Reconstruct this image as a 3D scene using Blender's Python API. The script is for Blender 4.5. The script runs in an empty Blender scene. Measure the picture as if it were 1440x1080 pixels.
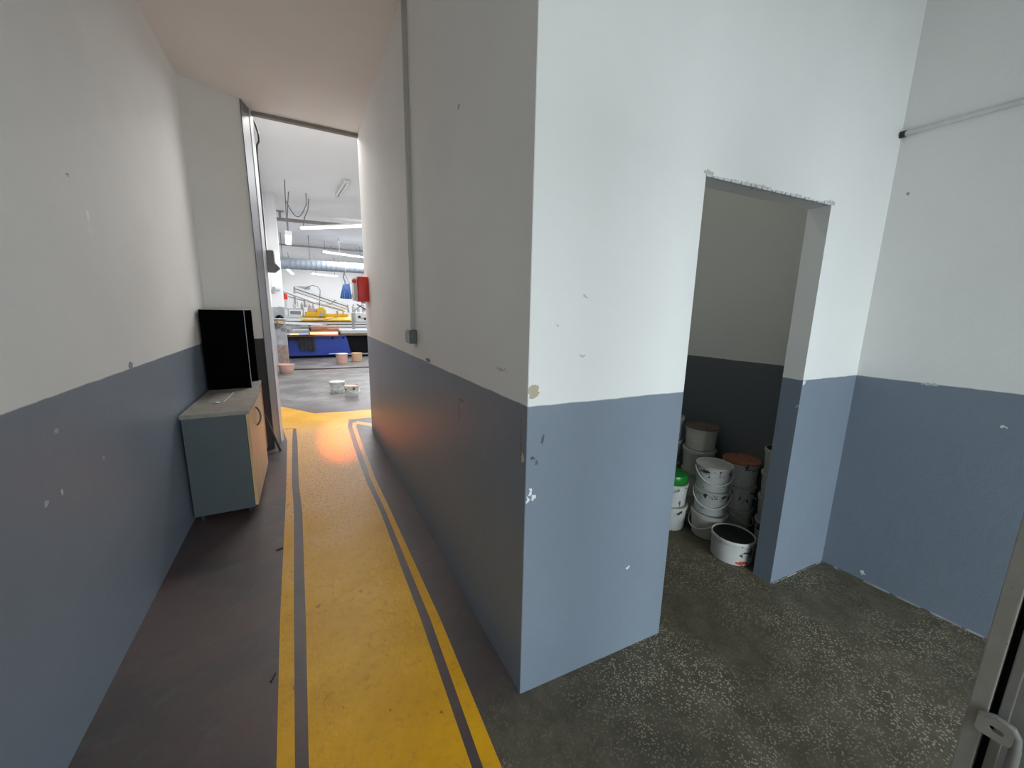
import bpy, bmesh, math, random
from mathutils import Vector, Matrix
random.seed(7)
S = bpy.context.scene
COL = S.collection
PI = math.pi

# ------------------------------------------------------------------ camera
cam = bpy.data.objects.new('camera', bpy.data.cameras.new('camera'))
COL.objects.link(cam)
cam.data.sensor_width = 36.0
cam.data.lens = 13.5
cam.data.clip_start = 0.02
cam.matrix_world = Matrix(((0.883233, 0.071089, -0.463514, 0.0),
                           (-0.468564, 0.173023, -0.86632, 0.0),
                           (0.018613, 0.982349, 0.186129, 1.5),
                           (0, 0, 0, 1)))
S.camera = cam
S.view_settings.view_transform = 'Standard'
S.view_settings.look = 'None'
S.view_settings.gamma = 1.0
S.view_settings.exposure = 0.0
S.view_settings.use_curve_mapping = False

# ------------------------------------------------------------------ world
w = bpy.data.worlds.new('world'); S.world = w
w.use_nodes = True
w.node_tree.nodes['Background'].inputs[0].default_value = (0.75, 0.88, 1.0, 1)
w.node_tree.nodes['Background'].inputs[1].default_value = 0.5

# ------------------------------------------------------------------ large lights
def light(name, kind, loc, aim, power, color, **kw):
    l = bpy.data.lights.new(name, kind)
    l.energy = power; l.color = color
    for k, v in kw.items(): setattr(l, k, v)
    o = bpy.data.objects.new(name, l); COL.objects.link(o)
    o.location = loc
    d = Vector(aim) - Vector(loc)
    o.rotation_euler = d.to_track_quat('-Z', 'Y').to_euler()
    return o

# daylight through the wide entrance behind the camera
light('daylight', 'AREA', (1.45, -4.6, 2.2), (1.3, 1.0, 1.3), 400, (0.84, 0.945, 1.0),
      shape='RECTANGLE', size=4.2, size_y=2.6)
# ceiling lamps of the hall, out of the doorway's sight
light('hall_lamp', 'AREA', (2.6, 8.0, 3.9), (2.6, 8.0, 0), 190, (0.97, 0.98, 1.0),
      shape='RECTANGLE', size=2.5, size_y=3.0)
light('hall_lamp', 'AREA', (2.8, 14.5, 3.9), (2.8, 14.5, 0), 420, (0.97, 0.98, 1.0),
      shape='RECTANGLE', size=3.5, size_y=4.0)
light('hall_lamp', 'AREA', (2.0, 20.5, 3.9), (2.0, 20.5, 0), 180, (0.97, 0.98, 1.0),
      shape='RECTANGLE', size=4, size_y=3.5)
# added unseen warm fill just inside the hall, above the passage
light('passage_fill', 'AREA', (0.5, 5.85, 3.9), (0.5, 5.6, 0), 60, (1.0, 0.96, 0.91),
      shape='RECTANGLE', size=1.2, size_y=0.7)
# added unseen fill that brightens the store room
light('store_fill', 'AREA', (1.6, 1.9, 3.2), (1.7, 1.8, 0), 2.6, (0.95, 1.0, 0.97), shape='DISK', size=0.3)
# added unseen orange spot that puts an oval glow on the walkway
glow = light('floor_glow_spot', 'SPOT', (0.28, 5.30, 3.85), (0.265, 4.80, 0), 1600, (1.0, 0.20, 0.0),
           spot_size=math.radians(17), spot_blend=1.0, shadow_soft_size=0.04)
glow.scale = (0.50, 1.75, 1.0)

# ------------------------------------------------------------------ materials
def newmat(name):
    m = bpy.data.materials.new(name); m.use_nodes = True
    nt = m.node_tree
    return m, nt, nt.nodes['Principled BSDF']

class N:
    """small node helper"""
    def __init__(s, nt): s.nt = nt
    def n(s, t, **kw):
        x = s.nt.nodes.new(t)
        for k, v in kw.items(): setattr(x, k, v)
        return x
    def link(s, a, b): s.nt.links.new(a, b)
    def put(s, sock, v):
        if isinstance(v, bpy.types.NodeSocket): s.link(v, sock)
        else: sock.default_value = v
    def math(s, op, a, b=0.0, c=None, clamp=False):
        x = s.n('ShaderNodeMath', operation=op, use_clamp=clamp)
        s.put(x.inputs[0], a); s.put(x.inputs[1], b)
        if c is not None: s.put(x.inputs[2], c)
        return x.outputs[0]
    def step(s, v, lo, hi):
        x = s.n('ShaderNodeMapRange', interpolation_type='SMOOTHSTEP')
        s.put(x.inputs[0], v); x.inputs[1].default_value = lo; x.inputs[2].default_value = hi
        return x.outputs[0]
    def noise(s, vec, scale, detail=3.0, rough=0.55):
        x = s.n('ShaderNodeTexNoise'); x.inputs['Scale'].default_value = scale
        x.inputs['Detail'].default_value = detail; x.inputs['Roughness'].default_value = rough
        if vec is not None: s.link(vec, x.inputs['Vector'])
        return x.outputs[0]
    def mix(s, f, a, b):
        x = s.n('ShaderNodeMix', data_type='RGBA')
        s.put(x.inputs[0], f)
        for i, v in ((6, a), (7, b)):
            if isinstance(v, bpy.types.NodeSocket): s.link(v, x.inputs[i])
            else: x.inputs[i].default_value = (*v, 1)
        return x.outputs[2]
    def mul(s, c, f):
        """multiply a colour by a scalar socket"""
        x = s.n('ShaderNodeMix', data_type='RGBA', blend_type='MULTIPLY')
        x.inputs[0].default_value = 1.0
        if isinstance(c, bpy.types.NodeSocket): s.link(c, x.inputs[6])
        else: x.inputs[6].default_value = (*c, 1)
        s.link(f, x.inputs[7]); return x.outputs[2]
    def pos(s): return s.n('ShaderNodeNewGeometry').outputs['Position']
    def obj(s): return s.n('ShaderNodeTexCoord').outputs['Object']
    def bump(s, h, strength, dist, bsdf):
        x = s.n('ShaderNodeBump'); x.inputs['Strength'].default_value = strength
        x.inputs['Distance'].default_value = dist
        s.link(h, x.inputs['Height']); s.link(x.outputs[0], bsdf.inputs['Normal'])

WHITE = (0.872, 0.872, 0.85)
DADO = (0.215, 0.260, 0.318)

def wall_mat(name, line=1.18, white=WHITE, dado=DADO, marks=(), gloss=0.42):
    m, nt, b = newmat(name); h = N(nt)
    p = h.pos(); sp = h.n('ShaderNodeSeparateXYZ'); h.link(p, sp.inputs[0])
    wob = h.noise(p, 9, 4); z = h.math('ADD', sp.outputs[2], h.math('MULTIPLY', h.math('SUBTRACT', wob, 0.5), 0.009))
    up = h.step(z, line - 0.003, line + 0.003)
    blot = h.noise(p, 1.6, 4)
    wv = h.mix(h.step(blot, 0.3, 0.75), tuple(c * 0.95 for c in white), white)
    scuff = h.step(h.noise(p, 28, 5, 0.7), 0.72, 0.80)
    dv = h.mix(h.step(blot, 0.3, 0.75), tuple(c * 0.93 for c in dado), dado)
    dv = h.mix(h.math('MULTIPLY', scuff, 0.10), dv, (0.45, 0.46, 0.46))
    wv = h.mix(h.math('MULTIPLY', h.step(h.noise(p, 17, 6, 0.7), 0.70, 0.82), 0.12), wv, (0.33, 0.32, 0.30))
    c = h.mix(up, dv, wv)
    if marks:
        jit = h.n('ShaderNodeTexNoise'); jit.inputs['Scale'].default_value = 70; jit.inputs['Detail'].default_value = 3
        h.link(p, jit.inputs['Vector'])
        vm = h.n('ShaderNodeVectorMath', operation='MULTIPLY_ADD')
        h.link(jit.outputs[1], vm.inputs[0]); vm.inputs[1].default_value = (0.03,) * 3
        sub = h.n('ShaderNodeVectorMath', operation='ADD'); h.link(p, vm.inputs[2])
        h.link(vm.outputs[0], sub.inputs[0]); sub.inputs[1].default_value = (-0.015,) * 3
        for (pt, rad, colr) in marks:
            d = h.n('ShaderNodeVectorMath', operation='SUBTRACT'); h.link(sub.outputs[0], d.inputs[0]); d.inputs[1].default_value = pt
            q = h.n('ShaderNodeVectorMath', operation='DIVIDE'); h.link(d.outputs[0], q.inputs[0]); q.inputs[1].default_value = rad
            l = h.n('ShaderNodeVectorMath', operation='LENGTH'); h.link(q.outputs[0], l.inputs[0])
            c = h.mix(h.math('LESS_THAN', l.outputs[1], 1.0), c, colr)
    h.link(c, b.inputs['Base Color'])
    r = h.n('ShaderNodeMapRange'); h.link(up, r.inputs[0]); r.inputs[3].default_value = gloss; r.inputs[4].default_value = 0.62
    h.link(r.outputs[0], b.inputs['Roughness'])
    hh = h.math('ADD', h.noise(p, 140, 3), h.math('MULTIPLY', h.noise(p, 14, 4), 2.2))
    h.bump(hh, 0.22, 0.004, b)
    return m

def plain(name, col, rough=0.5, metal=0.0, var=0.12, scale=9.0, bump=0.0, coords='obj', spots=None):
    m, nt, b = newmat(name); h = N(nt)
    p = h.obj() if coords == 'obj' else h.pos()
    c = h.mix(h.step(h.noise(p, scale, 4), 0.25, 0.8), tuple(x * (1 - var) for x in col), col)
    if spots:
        amt, sc, sc_col, lo = spots
        c = h.mix(h.math('MULTIPLY', h.step(h.noise(p, sc, 4, 0.65), lo, lo + 0.05), amt), c, sc_col)
    h.link(c, b.inputs['Base Color'])
    b.inputs['Roughness'].default_value = rough; b.inputs['Metallic'].default_value = metal
    if bump: h.bump(h.noise(p, scale * 14, 3), bump, 0.002, b)
    return m

def emit(name, col, strength):
    m, nt, b = newmat(name)
    b.inputs['Base Color'].default_value = (0.8, 0.8, 0.8, 1)
    b.inputs['Emission Color'].default_value = (*col, 1); b.inputs['Emission Strength'].default_value = strength
    return m

def floor_mat():
    m, nt, b = newmat('floor'); h = N(nt)
    p = h.pos(); sp = h.n('ShaderNodeSeparateXYZ'); h.link(p, sp.inputs[0])
    x, y = sp.outputs[0], sp.outputs[1]
    n1 = h.noise(p, 2.2, 5, 0.6); n2 = h.noise(p, 9, 6, 0.65); n3 = h.noise(p, 45, 4)
    # terrazzo of the lobby and the store
    vor = h.n('ShaderNodeTexVoronoi', feature='F1'); vor.inputs['Scale'].default_value = 125; h.link(p, vor.inputs['Vector'])
    wn = h.n('ShaderNodeTexWhiteNoise', noise_dimensions='3D'); h.link(vor.outputs['Position'], wn.inputs[0])
    chip = h.math('MULTIPLY', h.math('LESS_THAN', vor.outputs['Distance'], 0.42), h.math('GREATER_THAN', wn.outputs[0], 0.48))
    clean = h.step(h.noise(p, 1.7, 4, 0.6), 0.40, 0.62)
    chipa = h.math('MULTIPLY', chip, h.math('ADD', h.math('MULTIPLY', clean, 0.75), 0.10))
    base_t = h.mix(h.step(n2, 0.3, 0.75), (0.074, 0.064, 0.043), (0.128, 0.112, 0.078))
    terr = h.mix(chipa, base_t, (0.40, 0.36, 0.265))
    terr = h.mix(h.math('MULTIPLY', h.step(n1, 0.56, 0.72), 0.5), terr, (0.05, 0.046, 0.038))
    # painted corridor floor, brownish red worn to dark grey
    cor = h.mix(h.step(n1, 0.42, 0.62), (0.090, 0.058, 0.056), (0.058, 0.050, 0.048))
    cor = h.mix(h.math('MULTIPLY', h.step(n2, 0.5, 0.75), 0.5), cor, (0.13, 0.10, 0.095))
    cor = h.mix(h.math('MULTIPLY', h.step(h.noise(p, 60, 3, 0.7), 0.71, 0.75), 0.5), cor, (0.22, 0.20, 0.18))
    # smooth grey concrete of the hall
    hal = h.mix(h.step(n1, 0.35, 0.7), (0.15, 0.148, 0.148), (0.27, 0.262, 0.258))
    hal = h.mix(h.math('MULTIPLY', h.step(n2, 0.5, 0.8), 0.4), hal, (0.17, 0.15, 0.14))
    wob = h.math('MULTIPLY', h.math('SUBTRACT', n2, 0.5), 0.35)
    # lobby mask: right of a line that runs from (0.42, 0) to (0.62, 1.15)
    lm = h.step(h.math('ADD', h.math('SUBTRACT', x, h.math('MULTIPLY_ADD', y, 0.10, 0.36)), wob), -0.07, 0.05)
    lm = h.math('MULTIPLY', lm, h.step(h.math('SUBTRACT', 1.10, h.math('SUBTRACT', y, h.math('MULTIPLY', h.math('GREATER_THAN', x, 0.70), 10))), -0.12, 0.12))
    hm = h.step(h.math('ADD', y, h.math('MULTIPLY', wob, 1.5)), 6.0, 6.9)
    c = h.mix(lm, cor, terr); c = h.mix(hm, c, hal)
    h.link(c, b.inputs['Base Color'])
    r = h.math('ADD', h.math('MULTIPLY', lm, 0.22), h.math('MULTIPLY_ADD', n2, 0.25, 0.30))
    h.link(h.math('ADD', h.math('MULTIPLY', h.math('SUBTRACT', 1.0, lm), 0.28), h.math('MULTIPLY_ADD', hm, -0.35, 0.30)), b.inputs['Specular IOR Level'])
    h.link(r, b.inputs['Roughness'])
    h.bump(h.math('ADD', n3, h.math('MULTIPLY', n2, 0.7)), 0.18, 0.003, b)
    return m

def paint_mat():
    m, nt, b = newmat('yellow_floor_paint'); h = N(nt)
    p = h.pos()
    n1 = h.noise(p, 3, 5, 0.6); n2 = h.noise(p, 22, 5, 0.7); n3 = h.noise(p, 55, 4, 0.6)
    c = h.mix(h.step(n1, 0.35, 0.7), (0.66, 0.325, 0.006), (0.78, 0.395, 0.010))
    c = h.mix(h.math('MULTIPLY', h.step(n2, 0.52, 0.75), 0.55), c, (0.36, 0.20, 0.05))
    c = h.mix(h.math('MULTIPLY', h.step(h.noise(p, 16, 4, 0.6), 0.66, 0.70), 0.7), c, (0.20, 0.11, 0.05))
    c = h.mix(h.math('MULTIPLY', h.step(n3, 0.70, 0.74), 0.6), c, (0.10, 0.08, 0.06))
    sp = h.n('ShaderNodeSeparateXYZ'); h.link(p, sp.inputs[0])
    worn = h.step(h.math('ADD', sp.outputs[1], h.math('MULTIPLY', h.math('SUBTRACT', n1, 0.5), 2.5)), 1.9, 3.6)
    worn = h.math('MULTIPLY', worn, h.step(sp.outputs[1], 5.7, 5.0))
    c = h.mix(h.math('MULTIPLY', worn, h.math('MULTIPLY_ADD', n2, 0.7, 0.25)), c, (0.60, 0.36, 0.20))
    c = h.mix(h.math('MULTIPLY', worn, h.math('MULTIPLY', h.step(h.noise(p, 48, 5, 0.65), 0.53, 0.61), 0.75)), c, (0.28, 0.15, 0.08))
    h.link(c, b.inputs['Base Color'])
    h.link(h.math('MULTIPLY_ADD', n2, 0.22, 0.30), b.inputs['Roughness'])
    b.inputs['Specular IOR Level'].default_value = 0.32
    h.bump(h.math('ADD', h.noise(p, 38, 4), h.math('MULTIPLY', n1, 0.5)), 0.45, 0.004, b)
    return m

def wood_mat(name, c1, c2, axis=2):
    m, nt, b = newmat(name); h = N(nt)
    p = h.obj(); mp = h.n('ShaderNodeMapping'); h.link(p, mp.inputs[0])
    s = [14, 14, 14]; s[axis] = 1.2; mp.inputs['Scale'].default_value = s
    n = h.noise(mp.outputs[0], 2.2, 5, 0.6)
    h.link(h.mix(h.step(n, 0.3, 0.7), c1, c2), b.inputs['Base Color'])
    b.inputs['Roughness'].default_value = 0.45
    return m

def bucket_mat(name, col, stain=(0.03, 0.035, 0.05), lo=0.63, amt=0.9, rim=0, marks=()):
    """off white plastic with runs and smears of dried ink, different on every bucket"""
    m, nt, b = newmat(name); h = N(nt)
    p = h.obj(); inf = h.n('ShaderNodeObjectInfo')
    off = h.n('ShaderNodeVectorMath', operation='ADD'); h.link(p, off.inputs[0])
    cx = h.n('ShaderNodeCombineXYZ'); r = h.math('MULTIPLY', inf.outputs['Random'], 37.0)
    for i in range(3): h.link(r, cx.inputs[i])
    h.link(cx.outputs[0], off.inputs[1])
    mp = h.n('ShaderNodeMapping'); mp.inputs['Scale'].default_value = (1, 1, 0.55); h.link(off.outputs[0], mp.inputs[0])
    c = h.mix(h.step(h.noise(mp.outputs[0], 9, 4), 0.3, 0.75), tuple(x * 0.82 for x in col), col)
    c = h.mix(h.math('MULTIPLY', h.step(h.noise(mp.outputs[0], 20, 4, 0.6), lo, lo + 0.03), amt), c, stain)
    c = h.mix(h.math('MULTIPLY', h.step(h.noise(mp.outputs[0], 7, 5, 0.6), 0.62, 0.72), 0.35), c, (0.30, 0.31, 0.28))
    if rim:
        sp = h.n('ShaderNodeSeparateXYZ'); h.link(p, sp.inputs[0])
        band = h.math('MULTIPLY', h.step(sp.outputs[2], 0.100, 0.140), h.math('LESS_THAN', sp.outputs[2], 0.157))
        c = h.mix(h.math('MULTIPLY', band, h.step(h.noise(off.outputs[0], 26, 3, 0.6), rim, rim + 0.03)), c, stain)
    for (pt, rad, colr) in marks:
        jit = h.n('ShaderNodeTexNoise'); jit.inputs['Scale'].default_value = 60; h.link(p, jit.inputs['Vector'])
        vm = h.n('ShaderNodeVectorMath', operation='MULTIPLY_ADD'); h.link(jit.outputs[1], vm.inputs[0]); vm.inputs[1].default_value = (0.03,) * 3; h.link(p, vm.inputs[2])
        d = h.n('ShaderNodeVectorMath', operation='SUBTRACT'); h.link(vm.outputs[0], d.inputs[0]); d.inputs[1].default_value = tuple(v + 0.015 for v in pt)
        q = h.n('ShaderNodeVectorMath', operation='DIVIDE'); h.link(d.outputs[0], q.inputs[0]); q.inputs[1].default_value = rad
        l = h.n('ShaderNodeVectorMath', operation='LENGTH'); h.link(q.outputs[0], l.inputs[0])
        c = h.mix(h.math('LESS_THAN', l.outputs[1], 1.0), c, colr)
    h.link(c, b.inputs['Base Color']); b.inputs['Roughness'].default_value = 0.5
    return m

K = {}
K['pillar'] = wall_mat('pillar_wall_paint', marks=[
    ((0.672, 1.10, 1.232), (0.022, 0.05, 0.024), (0.48, 0.43, 0.30)),
    ((0.672, 1.10, 0.862), (0.007, 0.05, 0.014), (0.8, 0.82, 0.82)),
    ((0.682, 1.10, 0.838), (0.010, 0.05, 0.010), (0.8, 0.82, 0.82)),
    ((0.660, 1.10, 0.836), (0.005, 0.05, 0.012), (0.8, 0.82, 0.82)),
    ((0.714, 1.10, 1.057), (0.006, 0.05, 0.022), (0.09, 0.10, 0.12)),
    ((0.674, 1.10, 0.992), (0.007, 0.05, 0.007), (0.06, 0.07, 0.09)),
    ((0.690, 1.10, 0.972), (0.006, 0.05, 0.010), (0.09, 0.10, 0.12)),
    ((1.157, 1.07, 0.417), (0.008, 0.05, 0.007), (0.7, 0.72, 0.72)),
    ((0.861, 1.09, 1.555), (0.012, 0.05, 0.004), (0.58, 0.58, 0.56)),
    ((0.866, 1.09, 1.349), (0.012, 0.05, 0.004), (0.55, 0.56, 0.56)),
    ((0.754, 1.09, 1.455), (0.006, 0.05, 0.006), (0.58, 0.58, 0.58)),
    ((2.246, 1.01, 1.167), (0.008, 0.03, 0.012), (0.75, 0.76, 0.76)),
    ((2.224, 1.01, 1.034), (0.008, 0.03, 0.022), (0.70, 0.72, 0.72)),
    ((1.40, 1.06, 2.032), (0.03, 0.03, 0.009), (0.50, 0.49, 0.45)),
    ((1.70, 1.04, 2.028), (0.09, 0.03, 0.006), (0.55, 0.54, 0.50)),
    ((2.22, 1.01, 2.03), (0.04, 0.03, 0.008), (0.52, 0.51, 0.47))])
K['corridor'] = wall_mat('corridor_wall_paint', marks=[
    ((0.65, 1.751, 2.363), (0.05, 0.012, 0.012), (0.48, 0.46, 0.43)),
    ((0.65, 1.124, 0.986), (0.05, 0.010, 0.016), (0.62, 0.60, 0.55)),
    ((0.65, 1.140, 1.05), (0.05, 0.004, 0.08), (0.20, 0.13, 0.10)),
    ((0.65, 1.304, 1.279), (0.05, 0.05, 0.004), (0.55, 0.54, 0.50)),
    ((0.65, 2.316, 1.195), (0.05, 0.05, 0.012), (0.185, 0.215, 0.262)),
    ((0.65, 1.775, 1.00), (0.05, 0.006, 0.07), (0.12, 0.14, 0.17)),
    ((0.65, 1.745, 1.065), (0.05, 0.035, 0.008), (0.12, 0.14, 0.17))])
K['left'] = wall_mat('left_wall_paint', marks=[
    ((-0.79, 2.415, 1.872), (0.05, 0.012, 0.022), (0.97, 0.97, 0.96)),
    ((-0.79, 2.420, 1.815), (0.05, 0.018, 0.020), (0.88, 0.88, 0.87)),
    ((-0.79, 2.296, 2.003), (0.05, 0.012, 0.008), (0.4, 0.4, 0.38)),
    ((-0.79, 2.60, 1.196), (0.05, 0.030, 0.018), (0.30, 0.31, 0.32)),
    ((-0.79, 1.877, 1.060), (0.05, 0.016, 0.008), (0.45, 0.47, 0.48)),
    ((-0.79, 1.836, 0.848), (0.05, 0.010, 0.012), (0.6, 0.62, 0.62)),
    ((-0.79, 1.742, 0.850), (0.05, 0.012, 0.010), (0.5, 0.52, 0.52)),
    ((-0.79, 2.163, 0.860), (0.05, 0.012, 0.008), (0.4, 0.42, 0.44))])
K['right'] = wall_mat('right_wall_paint', marks=[
    ((2.78, 0.430, 1.024), (0.06, 0.012, 0.007), (0.7, 0.72, 0.72)),
    ((2.76, 0.788, 0.048), (0.06, 0.010, 0.014), (0.7, 0.72, 0.72)),
    ((2.76, 0.915, 2.121), (0.06, 0.008, 0.008), (0.3, 0.3, 0.28)),
    ((2.77, 0.687, 1.177), (0.06, 0.03, 0.007), (0.55, 0.56, 0.55))])
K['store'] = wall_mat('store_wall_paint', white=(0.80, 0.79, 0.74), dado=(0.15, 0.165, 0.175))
K['hallwall'] = wall_mat('hall_wall_paint', line=1.49, white=(0.86, 0.87, 0.88), dado=(0.42, 0.46, 0.50))
K['stub'] = wall_mat('end_wall_two_tone', white=(0.76, 0.75, 0.71), dado=(0.045, 0.046, 0.048))  # lower band set much darker than on the other walls
K['hallwhite'] = plain('hall_white_paint', (0.86, 0.87, 0.88), 0.7, var=0.03, scale=1.5, coords='pos')
K['ceiling'] = plain('ceiling_paint', (0.88, 0.87, 0.845), 0.8, var=0.05, scale=2.0, bump=0.15, coords='pos')
K['floor'] = floor_mat()
K['paint'] = paint_mat()
K['frame_grey'] = plain('frame_paint', (0.16, 0.172, 0.19), 0.4, var=0.1)
K['light_trim'] = plain('light_trim_paint', (0.62, 0.64, 0.67), 0.4, var=0.06)
K['lintel'] = plain('lintel_paint', (0.26, 0.24, 0.22), 0.6)
K['black'] = plain('black_laminate', (0.0025, 0.0025, 0.003), 0.55)
K['black'].node_tree.nodes['Principled BSDF'].inputs['Specular IOR Level'].default_value = 0.0
K['black_top'] = plain('dusty_black_top', (0.42, 0.41, 0.39), 0.6, var=0.2, scale=20)
K['cab_grey'] = plain('grey_laminate', (0.075, 0.092, 0.098), 0.42, var=0.12, scale=5)
K['cab_top'] = plain('dusty_worktop_laminate', (0.30, 0.275, 0.235), 0.5, var=0.3, scale=16)
K['beech'] = wood_mat('beech_laminate', (0.52, 0.33, 0.17), (0.62, 0.41, 0.22))
K['brown'] = wood_mat('brown_laminate', (0.20, 0.10, 0.06), (0.27, 0.14, 0.085))
K['dark'] = plain('dark_plastic', (0.025, 0.025, 0.028), 0.4)
K['steel'] = plain('galvanised_steel', (0.40, 0.46, 0.52), 0.55, metal=0.35, var=0.2, scale=7)
K['alu'] = plain('aluminium', (0.56, 0.58, 0.60), 0.4, metal=0.3, var=0.12)
K['offwhite'] = plain('off_white_enamel', (0.80, 0.80, 0.79), 0.4)
K['grey'] = plain('grey_enamel', (0.36, 0.38, 0.40), 0.45)
K['boxgrey'] = plain('grey_box_plastic', (0.20, 0.21, 0.215), 0.5)
K['switch'] = plain('dark_grey_switch_plastic', (0.10, 0.105, 0.105), 0.4)
K['trunk'] = plain('trunking_plastic', (0.46, 0.45, 0.40), 0.5, var=0.1)
K['pipe_paint'] = plain('pipe_wall_paint', (0.74, 0.75, 0.73), 0.6, var=0.15)
K['red'] = plain('red_plastic', (0.90, 0.05, 0.035), 0.4)
K['blue'] = plain('blue_enamel', (0.025, 0.065, 0.42), 0.4)
K['bluecloth'] = plain('blue_cloth', (0.075, 0.16, 0.38), 0.8, var=0.35)
K['darkcloth'] = plain('dark_grey_cloth', (0.045, 0.045, 0.05), 0.85, var=0.3)
K['yellow'] = plain('yellow_enamel', (0.82, 0.50, 0.02), 0.4, var=0.15)
K['tan'] = plain('tan_plastic', (0.52, 0.36, 0.20), 0.5)
K['machine_black'] = plain('black_enamel', (0.005, 0.004, 0.006), 0.6)
K['machine_black'].node_tree.nodes['Principled BSDF'].inputs['Specular IOR Level'].default_value = 0.15
K['rustpipe'] = plain('brown_grey_pipe_paint', (0.40, 0.36, 0.34), 0.5, var=0.35, scale=3)
K['cable'] = plain('black_cable', (0.03, 0.03, 0.035), 0.5)
K['greycable'] = plain('grey_cable', (0.16, 0.17, 0.18), 0.5)
K['hose'] = plain('brown_hose', (0.10, 0.05, 0.045), 0.5)
K['tube'] = emit('lit_tube', (1.0, 0.97, 0.90), 8.0)
K['heat'] = emit('hot_element', (1.0, 0.40, 0.10), 2.4)
K['orange_lit_sheet'] = plain('heater_lit_sheet', (0.80, 0.36, 0.20), 0.5)  # orange glow of the heating elements painted into the metal's colour
K['arm_light'] = plain('pale_arm_aluminium', (0.80, 0.83, 0.84), 0.4, metal=0.2, var=0.1)
K['doorwhite'] = plain('worn_cream_paint', (0.34, 0.335, 0.30), 0.5, var=0.2, scale=14, spots=(0.8, 20, (0.05, 0.045, 0.04), 0.70))
K['doorgrey'] = plain('grey_metal_sheet', (0.24, 0.24, 0.225), 0.5, var=0.15, scale=10)
K['glass'] = None
K['bucket'] = bucket_mat('white_bucket_plastic', (0.66, 0.67, 0.64), lo=0.615, rim=0.54)
K['bucket_front'] = bucket_mat('red_smeared_bucket_plastic', (0.66, 0.67, 0.64), lo=0.64, marks=[((-0.063, -0.102, 0.020), (0.040, 0.04, 0.012), (0.50, 0.07, 0.03)), ((-0.045, -0.110, 0.088), (0.030, 0.03, 0.006), (0.02, 0.025, 0.04)), ((-0.070, -0.098, 0.068), (0.010, 0.03, 0.012), (0.05, 0.055, 0.07)), ((-0.012, -0.120, 0.085), (0.010, 0.03, 0.035), (0.02, 0.025, 0.04))])
K['bucket_clean'] = bucket_mat('cream_bucket_plastic', (0.60, 0.59, 0.52), stain=(0.22, 0.17, 0.12), lo=0.70)
K['lid'] = bucket_mat('white_lid_plastic', (0.60, 0.60, 0.55), stain=(0.25, 0.24, 0.2), lo=0.7, amt=0.4)
K['lid_rust'] = bucket_mat('orange_stained_lid', (0.42, 0.17, 0.10), stain=(0.20, 0.04, 0.03), lo=0.60)
K['lid_brown'] = bucket_mat('brown_stained_lid', (0.20, 0.14, 0.11), stain=(0.08, 0.05, 0.04), lo=0.58)
K['lid_green'] = plain('green_ink', (0.012, 0.23, 0.025), 0.3)
K['ink_black'] = plain('black_ink', (0.006, 0.006, 0.007), 0.35)
K['pink'] = plain('pink_plastic', (0.66, 0.40, 0.33), 0.5)
K['peach'] = plain('peach_plastic', (0.64, 0.43, 0.27), 0.5)
K['wire'] = plain('bail_plastic', (0.74, 0.75, 0.73), 0.45)
m, nt, b = newmat('clear_plastic'); b.inputs['Base Color'].default_value = (0.86, 0.88, 0.87, 1)
b.inputs['Roughness'].default_value = 0.12; b.inputs['Alpha'].default_value = 0.35; K['clear'] = m
h = N(nt); h.link(h.math('MULTIPLY_ADD', h.noise(h.obj(), 30), 0.12, 0.06), b.inputs['Alpha'])

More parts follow.
